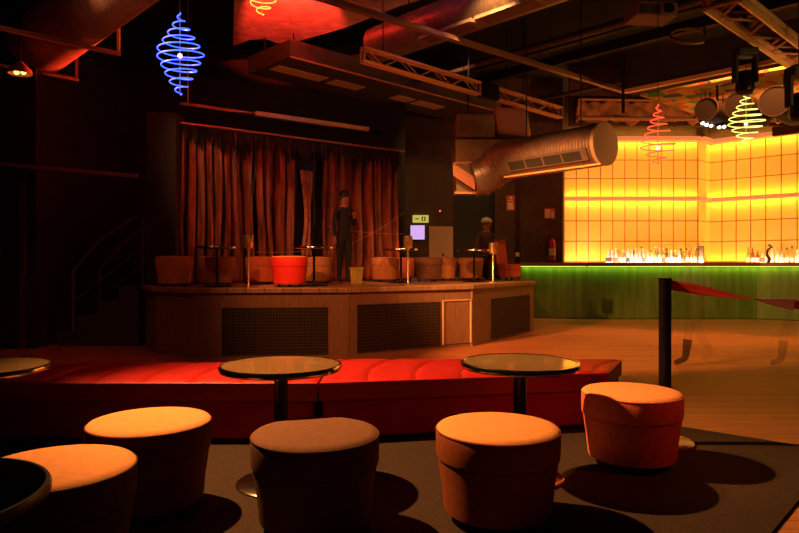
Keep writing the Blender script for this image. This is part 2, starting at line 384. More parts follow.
# ================================================================== POUFS
def make_pouf(R=.265, h=.40, m=None, tm=None, label='', loc=(0,0,0), group=None, rz=0, detail=True):
    t = empty('round_stool', loc, label, 'stool', group, rz)
    fz = .035
    # drum tapering to the floor
    MB().lathe([(R*.80, fz), (R*.86, fz+.008), (R*.875, fz+.03), (R*.90, h*.35), (R*.955, h*.60), (R*.965, h*.655), (R*.955, h*.66)], 64).build('drum', m, t, smooth=True)
    # upholstered lid, a touch wider
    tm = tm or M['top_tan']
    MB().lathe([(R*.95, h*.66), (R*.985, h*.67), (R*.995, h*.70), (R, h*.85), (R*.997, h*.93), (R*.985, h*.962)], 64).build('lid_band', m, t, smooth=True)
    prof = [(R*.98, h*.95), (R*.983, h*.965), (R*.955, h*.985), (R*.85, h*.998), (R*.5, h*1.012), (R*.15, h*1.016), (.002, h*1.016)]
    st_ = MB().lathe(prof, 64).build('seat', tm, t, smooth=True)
    MB().lathe([(R*.99+.004*math.cos(a), h*.955+.004*math.sin(a)) for a in [2*PI*i/6 for i in range(7)]], 64, cap=False).build('piping', m, st_, smooth=True)
    for k in range(3):
        a = rz + .5 + k*2*PI/3
        MB().lathe([(.016, 0), (.02, fz+.01)], 12, (R*.66*math.cos(a), R*.66*math.sin(a), 0)).build('foot', M['black_metal'], t, smooth=True)
    return t
CZ = .012
fg = [(150, 2.86, 'side_maroon', 'tan topped maroon round stool in front of the left red bench'),
      (315.5, 2.66, 'side_brown', 'dull brown round stool in front of the middle lounge table'),
      (497.5, 2.75, 'side_rust', 'tan topped rust orange stool in front of the right lounge table'),
      (631.5, 3.50, 'pouf_red', 'tan topped red stool crossed by a shadow, beside the belt post'),
      (55, 2.22, 'side_brown', 'nearest round stool, at the lower left beside the black tabletop')]
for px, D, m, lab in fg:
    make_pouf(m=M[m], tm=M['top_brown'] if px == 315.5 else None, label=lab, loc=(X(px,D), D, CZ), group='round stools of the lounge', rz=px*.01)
sg = [(174.5, 7.85, 'pouf_cream', 'leftmost tan stool on the stage, before the dark side panel'),
      (217, 8.15, 'pouf_cream', 'tan stool on the stage behind a thin black table column'),
      (262, 8.6, 'pouf_red', 'dim dark red stool on the stage left of the bright red one'),
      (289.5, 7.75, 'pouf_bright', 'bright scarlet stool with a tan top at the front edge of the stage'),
      (316, 9.0, 'pouf_cream', 'tan stool half hidden right of the bright scarlet stool'),
      (385, 9.72, 'pouf_orange', 'orange stool on the stage in front of the rightmost curtain'),
      (402, 10.5, 'pouf_red', 'dim stool behind the gold cup post by the curtain end'),
      (428.5, 9.9, 'pouf_brown', 'dark brown stool on the stage right of the gold cup post'),
      (443, 10.3, 'pouf_orange', 'orange stool just right of the dark brown stage stool'),
      (470, 10.6, 'pouf_cream', 'tan stool on the stage near the seated person')]
for px, D, m, lab in sg:
    make_pouf(R=.222, h=.37, m=M[m], tm=None if px == 289.5 else M[m], label=lab, loc=(X(px,D), D, SZ), group='round stools on the stage', rz=px*.013)

# ================================================================== TABLES
def make_table(loc, label, top, zt=.59, R=.30, group='round lounge tables', col='rim', cr=.022):
    t = empty('round_table', loc, label, 'table', group)
    tt_ = MB().lathe([(.01, zt-.026), (R-.03, zt-.026), (R-.012, zt-.018), (R-.012, zt-.001), (.005, zt)], 72).build('tabletop', M[top], t, smooth=True)
    MB().lathe([(R-.02, zt-.028), (R-.006, zt-.028), (R, zt-.022), (R+.001, zt-.006), (R-.004, zt+.002), (R-.012, zt+.0025), (R-.013, zt-.004)], 72, cap=False).build('edge_band', M[col], tt_, smooth=True)
    MB().lathe([(cr+.014, .024), (cr+.004, .05), (cr, .08), (cr, zt-.06), (cr*2.4, zt-.03), (cr*2.6, zt-.026)], 28).build('column', M['black_metal'], t, smooth=True)
    MB().lathe([(R*.72, 0), (R*.73, .008), (R*.70, .014), (R*.3, .022), (cr+.01, .028)], 56).build('base_plate', M['chrome'] if top == 'tabletop' else M['black_metal'], t, smooth=True)
    return t
make_table((X(281,3.18), 3.18, CZ), 'amber lacquered round table behind the brown stool', 'tabletop', cr=.034)
make_table((X(520,3.26), 3.26, CZ), 'round table reflecting the yellow wall, behind the orange stool', 'tabletop', cr=.034)
make_table((X(-18,3.12), 3.12, CZ), 'round table cut by the left frame edge in front of the bench', 'tabletop', cr=.034)
make_table((X(-101,1.43), 1.43, CZ), 'near black round tabletop in the lower left corner', 'tabletop_dark', col='black_metal', zt=.57, cr=.034)
for px, D, lab in ((217, 7.75, 'thin black table on the stage before the second curtain'), (314, 8.0, 'thin black table on the stage right of the scarlet stool'),
                   (401, 9.2, 'thin dark table on the stage behind the gold cup post'), (474, 9.75, 'thin black table near the right end of the stage')):
    make_table((X(px,D), D, SZ), lab, 'tabletop_dark', zt=.49, R=.25, group='small tables on the stage', col='chrome', cr=.016)

# cup-topped posts
def cup_post(px, D, lab, hh):
    t = empty('ashtray_stand', (X(px,D), D, SZ), lab, 'ashtray stand', 'ashtray stands on the stage')
    MB().lathe([(.11, 0), (.11, .008), (.02, .018), (.013, .03), (.013, hh-.17), (.03, hh-.16)], 28).build('post', M['brass'], t, smooth=True)
    MB().lathe([(.05, hh-.16), (.058, hh-.15), (.062, hh), (.055, hh), (.05, hh-.03), (.01, hh-.035)], 28).build('cup', M['brass'], t, smooth=True)
cup_post(248.5, 7.65, 'brass ashtray stand on the stage left of the scarlet stool', .62)
cup_post(408, 8.35, 'brass ashtray stand in the middle of the stage front', .64)
cup_post(493, 9.4, 'brass ashtray stand at the right end of the stage', .58)

# small bin
bn = empty('waste_bin', (X(356.5,8.85), 8.85, SZ), 'small yellow olive bin on the stage beside the standing figure', 'bin')
MB().lathe([(.075,0),(.09,.21),(.085,.21),(.072,.01)], 4).build('bin_body', M['olive'], bn)
MB().lathe([(.088,.20),(.1,.205),(.1,.225),(.088,.22)], 4, cap=False).build('bin_rim', M['olive'], bn)

# red chair stack at stage right
ch = empty('high_back_chair', (X(507,10.35), 10.35, SZ), 'tall backed rust red chair at the right end of the stage', 'chair', rz=.2)
MB().box(-.10,.17,-.18,.18,.06,.27).build('seat', M['chair_red'], ch, bevel=.02)
bkk = MB().hexa(Vector((-.12,.12,.27)), Vector((.19,0,0)), Vector((0,.06,0)), Vector((-.03,.06,.40))).build('backrest', M['chair_red'], ch, bevel=.015)
MB().box(-.095,.165,-.187,-.18,.17,.18).build('seat_seam', M['bench_seam'], ch)
for sx in (-.07,.14):
    for sy in (-.15,.15): MB().cyl((sx,sy,0),(sx,sy,.07),.015,10).build('leg', M['black_metal'], ch)

# ================================================================== BENCHES
def make_bench(quad, label, tufts):
    """quad: front left, front right, back right, back left corners on the floor"""
    o = Vector((quad[0][0], quad[0][1], CZ)); t = empty('bench', o, label, 'bench', 'red upholstered benches')
    Q = [Vector((q[0], q[1], 0)) - Vector((o.x, o.y, 0)) for q in quad]; mid = sum(Q, Vector())/4
    def at(u, v): return Q[0].lerp(Q[1], u).lerp(Q[3].lerp(Q[2], u), v)
    def shr(k): return [tuple((q - (q-mid).normalized()*k)[:2]) for q in Q]
    MB().prism(shr(.025), .03, .255).build('base', M['bench_base'], t, bevel=.012)
    MB().prism(shr(.09), 0, .035).build('plinth', M['black'], t)
    zt, zb = .375, .258; L = (Q[1]-Q[0]).length; Dp = (Q[3]-Q[0]).length; cu = MB()
    def top(u, v):
        x = u*L; y = v*Dp; e = min(x, L-x, y, Dp-y); z = zt + .006*min(1, e/.1)
        if e < .03: z -= .012*(1-e/.03)**2
        ph = (x + .07*math.sin(v*PI) - .10*v) / tufts
        z -= .02*(1-abs(math.sin(PI*ph)))**5 * min(1, e/.03)
        p = at(u, v); return Vector((p.x, p.y, z))
    nu, nv = int(L/.012), 28
    vs = [[cu.bm.verts.new(top(i/nu, j/nv)) for j in range(nv+1)] for i in range(nu+1)]
    for i in range(nu):
        for j in range(nv): cu.bm.faces.new((vs[i][j], vs[i+1][j], vs[i+1][j+1], vs[i][j+1]))
    ring = [vs[i][0] for i in range(nu+1)] + [vs[nu][j] for j in range(1, nv+1)] + [vs[i][nv] for i in range(nu-1, -1, -1)] + [vs[0][j] for j in range(nv-1, 0, -1)]
    low = [cu.bm.verts.new((v.co.x, v.co.y, zb)) for v in ring]
    for i in range(len(ring)):
        j = (i+1) % len(ring); cu.bm.faces.new((ring[i], ring[j], low[j], low[i]))
    cu.bm.faces.new(low)
    cu_ = cu.build('seat_cushion', M['bench'], t, smooth=True)
    zz = Vector((0,0,zt-.01))
    MB().tube([Q[0]+zz, Q[1]+zz], .005, 6).build('seat_piping', M['bench'], cu_, smooth=True)
    MB().tube([Q[1]+zz, Q[2]+zz], .005, 6).build('seat_piping', M['bench'], cu_, smooth=True)
    return t
make_bench([(-2.75,3.86),(-.50,3.86),(-.51,4.63),(-2.75,4.63)], 'long red tufted bench on the left, behind the rust stool', .30)
make_bench([(-.485,3.86),(1.37,4.21),(1.66,4.78),(-.49,4.80)], 'red tufted bench on the right, ending behind the belt post', .30)

# ================================================================== BELT POST
bp = empty('belt_post', (X(665,3.88), 3.88, .012), 'black barrier post with a red belt behind the red stool', 'barrier post')
MB().lathe([(.165,0),(.165,.012),(.15,.022),(.05,.03),(.037,.035)], 48).build('base_plate', mat('post base', (.45,.33,.25), .4, .6), bp, smooth=True)
MB().lathe([(.036,.03),(.036,.985),(.038,.985),(.038,.998),(.034,1.002)], 28).build('post', M['black_metal'], bp, smooth=True)
def belt(s0, s1, name, m, w0, w1):
    A = Vector((.037, 0, .958)); B = Vector((1.35, -.45, .80))
    def fn(u, v):
        s = s0 + (s1-s0)*u; c = A.lerp(B, s) - Vector((0,0,.03*math.sin(PI*s)))
        tw = PI*max(0, min(1, (s-.06)/.5))
        w = (w0 + (w1-w0)*u)
        return c + Vector((math.sin(tw)*.25, math.sin(tw), math.cos(tw)))*w*(v-.5)
    return MB().grid(fn, 40, 3).build(name, m, bp, smooth=True, solid=.002)
belt(0, .345, 'belt', M['belt'], .06, .06); belt(.345, .47, 'belt_tag', M['belt_tag'], .075, .08); belt(.47, 1, 'belt', M['belt'], .055, .055)
b2 = empty('belt_post', (X(665,3.88)+1.35+.037, 3.43, 0), 'black barrier post outside the right edge of the frame', 'barrier post')
MB().lathe([(.165,0),(.165,.012),(.15,.022),(.05,.03),(.037,.035)], 48).build('base_plate', M['black_metal'], b2, smooth=True)
MB().lathe([(.036,.03),(.036,.985),(.034,1.0)], 28).build('post', M['black_metal'], b2, smooth=True)

# ================================================================== BAR
bar = empty('bar_counter', (5,12.4,0), 'long green lit bar counter below the yellow tiled wall', 'bar counter')
bo = Vector((5,12.4,0))
def rel(pl): return [(p[0]-5, p[1]-12.4) for p in pl]
BF = [(2.42,12.75),(3.62,12.4),(6.92,12.4),(9.3,10.9)]
BB = [(9.55,11.35),(7.1,12.95),(3.7,12.95),(2.42,13.12)]
MB().prism(rel(BF+BB), .015, 1.029).build('front_panel', M['green'], bar)
MB().prism(rel([(x, y+.05) for x, y in BF]+BB), 0, .015).build('kick_plate', M['black'], bar)
MB().prism(rel([(2.36,12.55),(3.6,12.2),(6.88,12.2),(9.25,10.7)]+[(9.6,11.4),(7.1,13.0),(3.7,13.0),(2.36,13.17)]), 1.03, 1.10).build('counter_top', M['counter'], bar, bevel=.006)
led = neon('lime led', (.7, .9, .15), 1.6)
for A, B in zip(BF, BF[1:]):
    A = Vector((*A,0))-bo; B = Vector((*B,0))-bo; t = (B-A).normalized(); n = Vector((t.y,-t.x,0))
    MB().hexa(A + n*.09 + Vector((0,0,1.018)), B-A, n*.02, Vector((0,0,.012))).build('led_strip', led, bar)
# panel joints
j = MB()
for q in (3.62, 5.27, 6.92): j.box(q-5-.004, q-5+.004, -.004, .01, .06, 1.04)
j.build('panel_joint', mat('joint', (.05,.08,.02), .7), bar)
# the shelf behind
sh = empty('bottle_shelf', (5,13.9,0), 'low back shelf under the yellow wall carrying the bottles', 'shelf')
so = Vector((5,13.9,0))
MB().prism([(-1.27,0),(1.8,0),(2.35,.35),(2.2,.9),(1.7,.56),(-1.27,.56)], 0, 1.03).build('cabinet', M['brown_wall'], sh)
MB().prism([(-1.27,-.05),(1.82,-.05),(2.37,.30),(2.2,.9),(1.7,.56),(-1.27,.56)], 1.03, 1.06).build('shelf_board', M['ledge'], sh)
MB().prism([(2.5,.30),(4.9,-2.1),(5.3,-1.75),(2.75,.75)], 0, 1.03).build('cabinet', M['brown_wall'], sh)
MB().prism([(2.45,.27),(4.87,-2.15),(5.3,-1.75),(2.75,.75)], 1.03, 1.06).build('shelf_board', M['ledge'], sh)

# bottles
gm = [glass_mat('clear bottle', (1,.9,.75)), glass_mat('amber bottle', (.9,.5,.15)), glass_mat('green bottle', (.35,.6,.15)), glass_mat('brown bottle', (.4,.15,.04)), mat('frosted bottle', (.95,.85,.75), .4)]
lm = [mat('paper label', (.95,.85,.65), .6), mat('red label', (.7,.12,.06), .6), mat('black label', (.05,.04,.04), .5), mat('blue label', (.45,.5,.8), .5)]
capm = [mat('gold cap', (.8,.55,.2), .3, .6), mat('white cap', (.9,.85,.75), .5), mat('dark cap', (.08,.05,.04), .4)]
shapes = [[(.032,0),(.036,.006),(.036,.15),(.03,.18),(.014,.205),(.012,.255)], [(.036,0),(.04,.006),(.042,.12),(.036,.15),(.015,.17),(.013,.22)],
          [(.028,0),(.032,.006),(.031,.17),(.018,.21),(.012,.23),(.012,.285)], [(.04,0),(.045,.008),(.047,.09),(.03,.14),(.014,.16),(.013,.20)]]
protos = []
for si, sp in enumerate(shapes):
    for gi in range(5):
        protos.append((si, gi))
r = random.Random(11); cache = {}
def bottle(loc, lab, grp):
    si, gi = r.choice([0,1,2,3,0]), r.choice([0,0,1,1,2,3,4,4]); li, ci = r.choice([0,0,0,1,2,3]), r.choice([0,1,1,2])
    key = (si, gi, li, ci); sp = shapes[si]; hh = sp[-1][1]
    if key in cache:
        o = copy_tree(cache[key]); o.location = loc
    else:
        o = empty('bottle', loc, lab, 'bottle', grp)
        MB().lathe(sp, 14).build('glass', gm[gi], o, smooth=True)
        MB().lathe([(sp[2][0]+.002, .04),(sp[2][0]+.002, .115)], 14, cap=False).build('paper_label', lm[li], o, smooth=True)
        MB().lathe([(.015, hh-.005),(.015, hh+.028),(.01,hh+.03)], 10).build('cap', capm[ci], o, smooth=True)
        cache[key] = o
    tag(o, lab, 'bottle', grp); o.scale = (1.1,1.1,1.25); o.rotation_euler[2] = r.uniform(0, 6)
n_b = 0
for px_ in range(24):
    x = X(608 + px_*3.95 + r.uniform(-.2,.2), 14.05); 
    bottle((x, 14.05 + r.uniform(-.02,.02), 1.06), 'bottle in the long row on the shelf left of the wall corner', 'bottles left of the corner')
for k in range(20):
    t = k/19; y = 14.18 - 1.28*t; x_ = 7.72 + 1.28*t + r.uniform(-.004,.004)
    bottle((x_, y+r.uniform(-.004,.004), 1.06), 'bottle in the row on the shelf right of the wall corner', 'bottles right of the corner')
for k in range(12):
    x = X(610 + k*7.9, 14.22); bottle((x, 14.22, 1.06), 'bottle in the second row behind the long row', 'second row of bottles')
fb = empty('menu_stand', (X(701,13.95), 13.95, 1.06), 'small upright framed card at the right end of the long bottle row', 'card stand')
MB().box(-.06,.06,-.01,.01,.012,.40).build('frame', M['brass'], fb); MB().box(-.045,.045,-.014,-.01,.03,.385).build('card', mat('card', (.9,.6,.3), .6), fb); MB().box(-.07,.07,-.04,.04,0,.014).build('foot', M['brass'], fb)
stt = empty('figurine', (X(768,13.35)+.0, 13.35, 1.06), 'curved bronze figurine standing between the bottles on the right', 'figurine')
MB().lathe([(.06,0),(.06,.03),(.02,.04)], 20).build('pedestal', M['statue'], stt, smooth=True)
MB().tube([(0,0,.03),(.03,0,.12),(-.03,0,.2),(.0,0,.3),(.07,0,.36),(.03,0,.41),(-.01,0,.38)], .02, 10, radii=[.03,.035,.025,.022,.018,.02,.008]).build('body', M['statue'], stt, smooth=True)
# till light bar end
ex = empty('fire_extinguisher', (X(552,13.1), 13.1, 1.13), 'red fire extinguisher hung on the brown wall behind the bar end', 'fire extinguisher')
cy_ = MB().lathe([(.05,0),(.07,.02),(.07,.36),(.05,.42),(.02,.44),(.02,.48)], 24).build('cylinder', M['extinguisher'], ex, smooth=True)
MB().box(-.05,.03,-.015,.015,.47,.50).box(-.06,.0,-.012,.012,.505,.52).build('valve_handle', M['black_metal'], ex)
MB().tube([(-.03,-.02,.48),(-.09,-.03,.42),(-.095,-.03,.2),(-.08,-.02,.12)], .01, 8).build('hose', M['black'], ex, smooth=True)
MB().lathe([(.0712,.12),(.0712,.26)], 24, cap=False).build('paper_label', M['white'], cy_, smooth=True)
# signs
def sign(px, py, D, w, h_, lab, kind):
    p = P(px, py, D); s_ = empty('fire_sign', p, lab, 'sign')
    MB().box(-w/2, w/2, -.012, 0, -h_/2, h_/2).build('plate', M['sign_red'], s_)
    if kind == 0:
        MB().box(-w*.3, w*.3, -.015, -.012, -h_*.42, h_*.02).box(-w*.3, w*.3, -.015, -.012, h_*.12, h_*.2).box(-w*.1, w*.2, -.015, -.012, h_*.26, h_*.42).build('pictogram', M['white'], s_)
    else:
        MB().box(-w*.42, w*.05, -.015, -.012, -h_*.4, h_*.4).box(w*.15, w*.4, -.015, -.012, -h_*.4, h_*.25).build('pictogram', M['white'], s_)
sign(510.5, 203, 12.68, .17, .30, 'tall red and white fire sign on the brown pillar', 0)
sign(549.5, 213.5, 13.18, .22, .21, 'square red and white fire sign above the extinguisher', 1)
tag(MB().box(*[v for v in (X(516,12.65), X(519.5,12.65), 12.66, 12.7)], H+(CY-256.5)*12.7/F, H+(CY-252.5)*12.7/F).build('light_switch', M['white']), 'small white switch on the pillar beside the bar end', 'switch')
es_ = empty('exit_sign', P(420.5, 219, 12.98), 'yellow green lit exit sign on the wall behind the stage', 'exit sign')
MB().box(-.16,.16,-.05,0,-.075,.075).build('housing', M['exit'], es_)
MB().box(.02,.10,-.055,-.05,-.04,.045).box(-.11,-.04,-.055,-.05,-.01,.01).build('door_symbol', M['exit_dark'], es_)
MB().box(.045,.075,-.058,-.055,-.03,.02).sphere((.06,-.058,.03), .01, n=8).build('figure_symbol', M['exit'], es_)
sc = empty('wall_screen', P(417.5, 232.5, 12.98), 'glowing lilac screen on the wall below the exit sign', 'screen')
sw = 15*12.98/F/2; MB().box(-sw,sw,-.04,0,-sw,sw).build('bezel', M['black'], sc); MB().box(-sw*.94,sw*.94,-.045,-.04,-sw*.94,sw*.94).build('display', M['screen'], sc)
dr = bpy.data.objects.new('door_2', None); C.objects.link(dr); dr.location = (X(441,12.98), 12.98, SZ); dr['kind'] = 'structure'
hw = 24*12.98/F/2; zt = H+(CY-226.5)*12.98/F-SZ
MB().box(-hw,hw,-.04,0,0,zt).build('door_leaf', M['panel'], dr, bevel=.005)
MB().box(.02,.06,-.06,-.04,zt*.42,zt*.46).build('door_handle', M['black_metal'], dr)
struct('dark_doorway', MB().box(X(454,12.9), X(494,12.9), 12.94, 12.995, SZ, 3.0), M['black'])  # black slab stands in for the darkness inside an open doorway
tag(MB().lathe([(.02,0),(.02,.02)], 12, P(440,211,13.0), (0,-1,0)).build('indicator_lamp', neon('red dot', (1,.15,.08), 1.2)), 'tiny red indicator light high on the wall right of the exit sign', 'lamp')

# ================================================================== CEILING GEAR
for k, (px, py, z) in enumerate(((430,40,4.35),(560,60,4.5),(640,20,4.3),(330,20,4.72))):
    c = G(px, py, z)
    tag(MB().bar(c - V*6, c + V*6, .12, .16).build('ceiling_beam', M['beam']), ['dark ceiling beam left of the middle of the hall','dark ceiling beam over the round duct','dark ceiling beam above the hanging projector','dark ceiling beam above the red lit plaster'][k], 'beam', 'diagonal ceiling beams')
for k, (px, py, z) in enumerate(((560,95,4.1),(600,30,4.0))):
    c = G(px, py, z)
    tag(MB().cyl(c - V*5, c + V*5, .035, 10).build('ceiling_pipe', mat('pipe', (.12,.07,.04), .5, .4), smooth=True), ['thin dark pipe over the end of the long truss','thin dark pipe beside the hanging projector'][k], 'pipe')

def ribbed(a, b, r, step=.06, n=40, rib=1.01):
    a, b = Vector(a), Vector(b); L = (b-a).length; prof = []; z = 0
    while z < L:
        prof += [(r, z), (r, min(L, z+step*.8)), (r*rib, min(L, z+step*.9))]; z += step
    prof.append((r, L)); m = MB(); m.lathe([(r*.2,0)]+prof+[(r*.2,L+.001)], n, a, b-a); return m
# big duct top left
da, db = Vector((-5.15,8.85,3.95)), Vector((-5.15,8.85,3.95)) + V*5.2
t = empty('round_duct', da, 'large ribbed round duct at the top left lit red along its edge', 'duct')
ribbed((0,0,0), db-da, .36).build('duct_pipe', mat('painted duct', (.5,.3,.2), .6, .1, noise=.2, nscale=8), t, smooth=True)
for s, lab in ((.7, 0), (2.2, 1)):
    c = V*s; br = MB()
    br.bar(c - U*.85 + Vector((0,0,-.38)), c + U*.45 + Vector((0,0,-.38)), .045)
    br.cyl(c - U*.15 + Vector((0,0,-.38)), c - U*.15 + Vector((0,0,.0)), .02); br.bar(c + U*.43 + Vector((0,0,-.38)), c + U*.43 + Vector((0,0,.93)), .03); br.bar(c - U*.83 + Vector((0,0,-.38)), c - U*.83 + Vector((0,0,.93)), .03)
    br.build('hanger', mat('hanger steel', (.45,.28,.18), .45, .5), t)
lp = empty('ceiling_lamp', P(20,74,7.4), 'small glowing orange ceiling lamp at the top left below the duct', 'lamp')
MB().lathe([(.02,.14),(.03,.14),(.12,.05),(.13,0),(.12,0),(.1,.045),(.02,.11)], 24).build('lamp_shade', mat('lamp shade', (.6,.25,.1), .5), lp, smooth=True)
for sx in (-.04,.04): MB().sphere((sx,0,.02), .028, n=12).build('bulb', neon('warm bulb', (1,.55,.12), 4), lp, smooth=True)
MB().cyl((0,0,.1),(0,0,4.9-P(20,74,7.4).z),.012).build('cord', M['black_metal'], lp)

# silver duct top middle
da = Vector((-.30,8.3,3.92)); L_ = 4.4
t = empty('round_duct', da, 'silver round duct with purple sheen crossing the top middle', 'duct')
ribbed((0,0,0), V*L_, .225, .05, 40, rib=1.006).build('duct_pipe', M['duct'], t, smooth=True)
sl = MB(); sn = MB()
q = (-U*.4 + Vector((0,0,-.9))).normalized()
for k in range(3):
    a_ = V*(.95+k*.85) + q*.19; sl.hexa(a_ - U*.12, V*.8, U*.24, q*.05)
df_ = sl.build('diffuser_frame', M['duct_dull'], t)
for k in range(3):
    a_ = V*(1.0+k*.85) + q*.24; sn.hexa(a_ - U*.085, V*.7, U*.17, q*.006)
sn.build('diffuser_slots', mat('slot rust', (.16,.06,.035), .6), df_)
for s in (.6, 2.6): MB().cyl(V*s, V*s+Vector((0,0,.88)), .008, 6).build('hanger_wire', M['black_metal'], t)

# big round duct beside the bar
cL, cR = Vector((1.51,8.6,2.49)), Vector((2.40,7.48,2.49)); ax = (cR-cL).normalized(); sd = Vector((ax.y,-ax.x,0)) * -1
sd = Vector((-ax.y, ax.x, 0)); sd = -sd if sd.y > 0 else sd     # towards the camera side
t = empty('round_duct', cL, 'big hanging round duct with a closed end cap in front of the yellow wall', 'duct')
ribbed((0,0,0), cR-cL, .25, .045, 40, 1.005).build('duct_pipe', M['duct'], t, smooth=True)
cap = MB().lathe([(.256,-.03),(.256,.012),(.245,.016),(.004,.02)], 48, cR-cL, ax).build('end_cap', mat('cap metal', (.75,.52,.32), .45, .35), t, smooth=True)
dn = (sd*.86 + Vector((0,0,-.5))).normalized(); tg = ax.cross(dn).normalized()
LL = (cR-cL).length
df_ = MB().hexa(ax*.12 + dn*.215 - tg*.075, ax*(LL-.2), tg*.15, dn*.055).build('diffuser_frame', M['duct'], t, bevel=.004)
sn = MB(); w4 = (LL-.3)/4
for k in range(4): sn.hexa(ax*(.16+k*w4) + dn*.271 - tg*.055, ax*(w4-.03), tg*.11, dn*.004)
sn.build('diffuser_slots', M['slot'], df_)
MB().hexa(ax*.0 - sd*.0 + Vector((0,0,-.262)) + sd*.02, ax*(LL+.05), sd*.14, Vector((0,0,.02))).build('lower_flange', M['truss'], t)
pth = [Vector((.02,0,0)), Vector((-.10,.13,-.02)), Vector((-.19,.20,-.08)), Vector((-.28,.24,-.16)), Vector((-.38,.25,-.22)), Vector((-.5,.24,-.25))]
el_ = MB().tube(pth, .24, 36, radii=[.25,.255,.25,.252,.25,.235]).build('elbow', M['duct'], t, smooth=True)
for i in (1,2,3,4):
    d_ = (pth[min(i+1,5)]-pth[i-1]).normalized(); MB().lathe([(.25,-.012),(.268,-.008),(.268,.008),(.25,.012)], 40, pth[i], d_, cap=False).build('elbow_seam', M['duct'], el_, smooth=True)
for s in (.25, 1.1): MB().cyl(ax*s + Vector((0,0,.25)), ax*s + Vector((0,0,2.4)), .008, 6).build('hanger_wire', M['black_metal'], t)

# rectangular duct work behind it
bx = empty('square_duct', (1.0,9.0,2.2), 'boxy sheet metal duct joining the elbow of the big round duct', 'duct')
o0 = Vector((1.0,9.0,2.2))
MB().prism([(-.22,-.16),(.06,-.16),(.06,.35),(-.22,.35)], -.12, .27).build('transition_box', M['duct_dull'], bx, bevel=.006)
MB().hexa(P(453,163,8.75)-o0, Vector((.30,.0,-.20)), Vector((0,.03,0)), Vector((0,0,-.17))).build('flared_side', mat('flare', (.65,.25,.14), .5, .3), bx)
MB().box(-.22,.9,-.1,.75,.30,.62).build('duct_box', M['duct_dull'], bx, bevel=.01)
MB().box(-.20,.35,.0,.65,.66,1.0).build('upper_box', M['duct_dull'], bx, bevel=.03)
def q2(u, v):
    a_ = u*PI/2; return Vector((.35+.28*math.sin(a_)*1.0, .05+.5*v, 1.12-.28*(1-math.cos(a_))*1.0))
MB().hexa(Vector((.38,-.05,.70)), Vector((.45,-.12,-.06)), Vector((0,.5,0)), Vector((-.06,0,.40))).build('curved_elbow', mat('elbow metal', (.62,.32,.19), .5, .4), bx, bevel=.06)
MB().box(-.24,.92,-.12,-.10,.27,.30).box(-.24,.1,-.18,-.16,-.15,-.12).build('flange', M['truss'], bx)
for p_ in ((.0,.3), (.8,.3)): MB().cyl((p_[0],p_[1],.6),(p_[0],p_[1],2.7),.01,6).build('hanger_wire', M['black_metal'], bx)

# plenum box with pale grilles
A, B = Vector((-1.49,8.7,3.9)), Vector((1.9,8.7+3.39*.958,3.9)); u_ = (B-A).normalized(); w_ = Vector((-u_.y,u_.x,0)); L_ = (B-A).length
t = empty('air_duct_box', A, 'long flat ceiling duct with pale grilles above the stage', 'duct')
MB().hexa(Vector(), u_*L_, w_*1.1, Vector((0,0,.25))).build('casing', mat('olive duct', (.11,.085,.05), .6, .2, noise=.25, nscale=5), t, bevel=.01)
fl = MB().hexa(-w_*.02+Vector((0,0,-.01)), u_*L_, w_*.03, Vector((0,0,.02))).build('lower_trim', M['truss'], t)
for s0, s1 in ((.10,.98),(1.12,1.72),(2.45,2.85),(2.95,3.6)):
    g_ = MB().hexa(u_*s0 + w_*.42 + Vector((0,0,-.012)), u_*(s1-s0), w_*.25, Vector((0,0,.012))).build('grille', mat('pale grille', (.85,.62,.42), .6), t)
for s0 in (.4, 3.0): MB().cyl(u_*s0+w_*.5+Vector((0,0,.25)), u_*s0+w_*.5+Vector((0,0,1.0)), .01, 6).build('hanger_wire', M['black_metal'], t)

# fluorescent batten
a, b = G(255,113.5,3.3), G(368,129.5,3.3); t = empty('fluorescent_batten', a, 'unlit tan fluorescent batten above the stage curtains', 'light fitting')
MB().bar((0,0,0), b-a, .09, .07).build('housing', M['fluo'], t, bevel=.01)
for s in (.08,.92): MB().cyl((b-a)*s, (b-a)*s+Vector((0,0,1.6)), .006, 6).build('hanger_wire', M['black_metal'], t)
a2 = G(180,103,3.32)
tag(MB().bar(a2, a - (b-a)*.02, .03).cyl(a2.lerp(a,.1), a2.lerp(a,.1)+Vector((0,0,1.58)), .006, 6).build('conduit', mat('conduit', (.3,.15,.08), .5, .5)), 'thin conduit running left from the fluorescent batten', 'conduit')

# cable tray
tag(MB().bar(G(308,-6,3.6), G(623,91,3.6), .07, .05).build('cable_tray', mat('tray', (.30,.15,.09), .5, .4)), 'long thin cable tray running across the ceiling above the truss', 'cable tray')

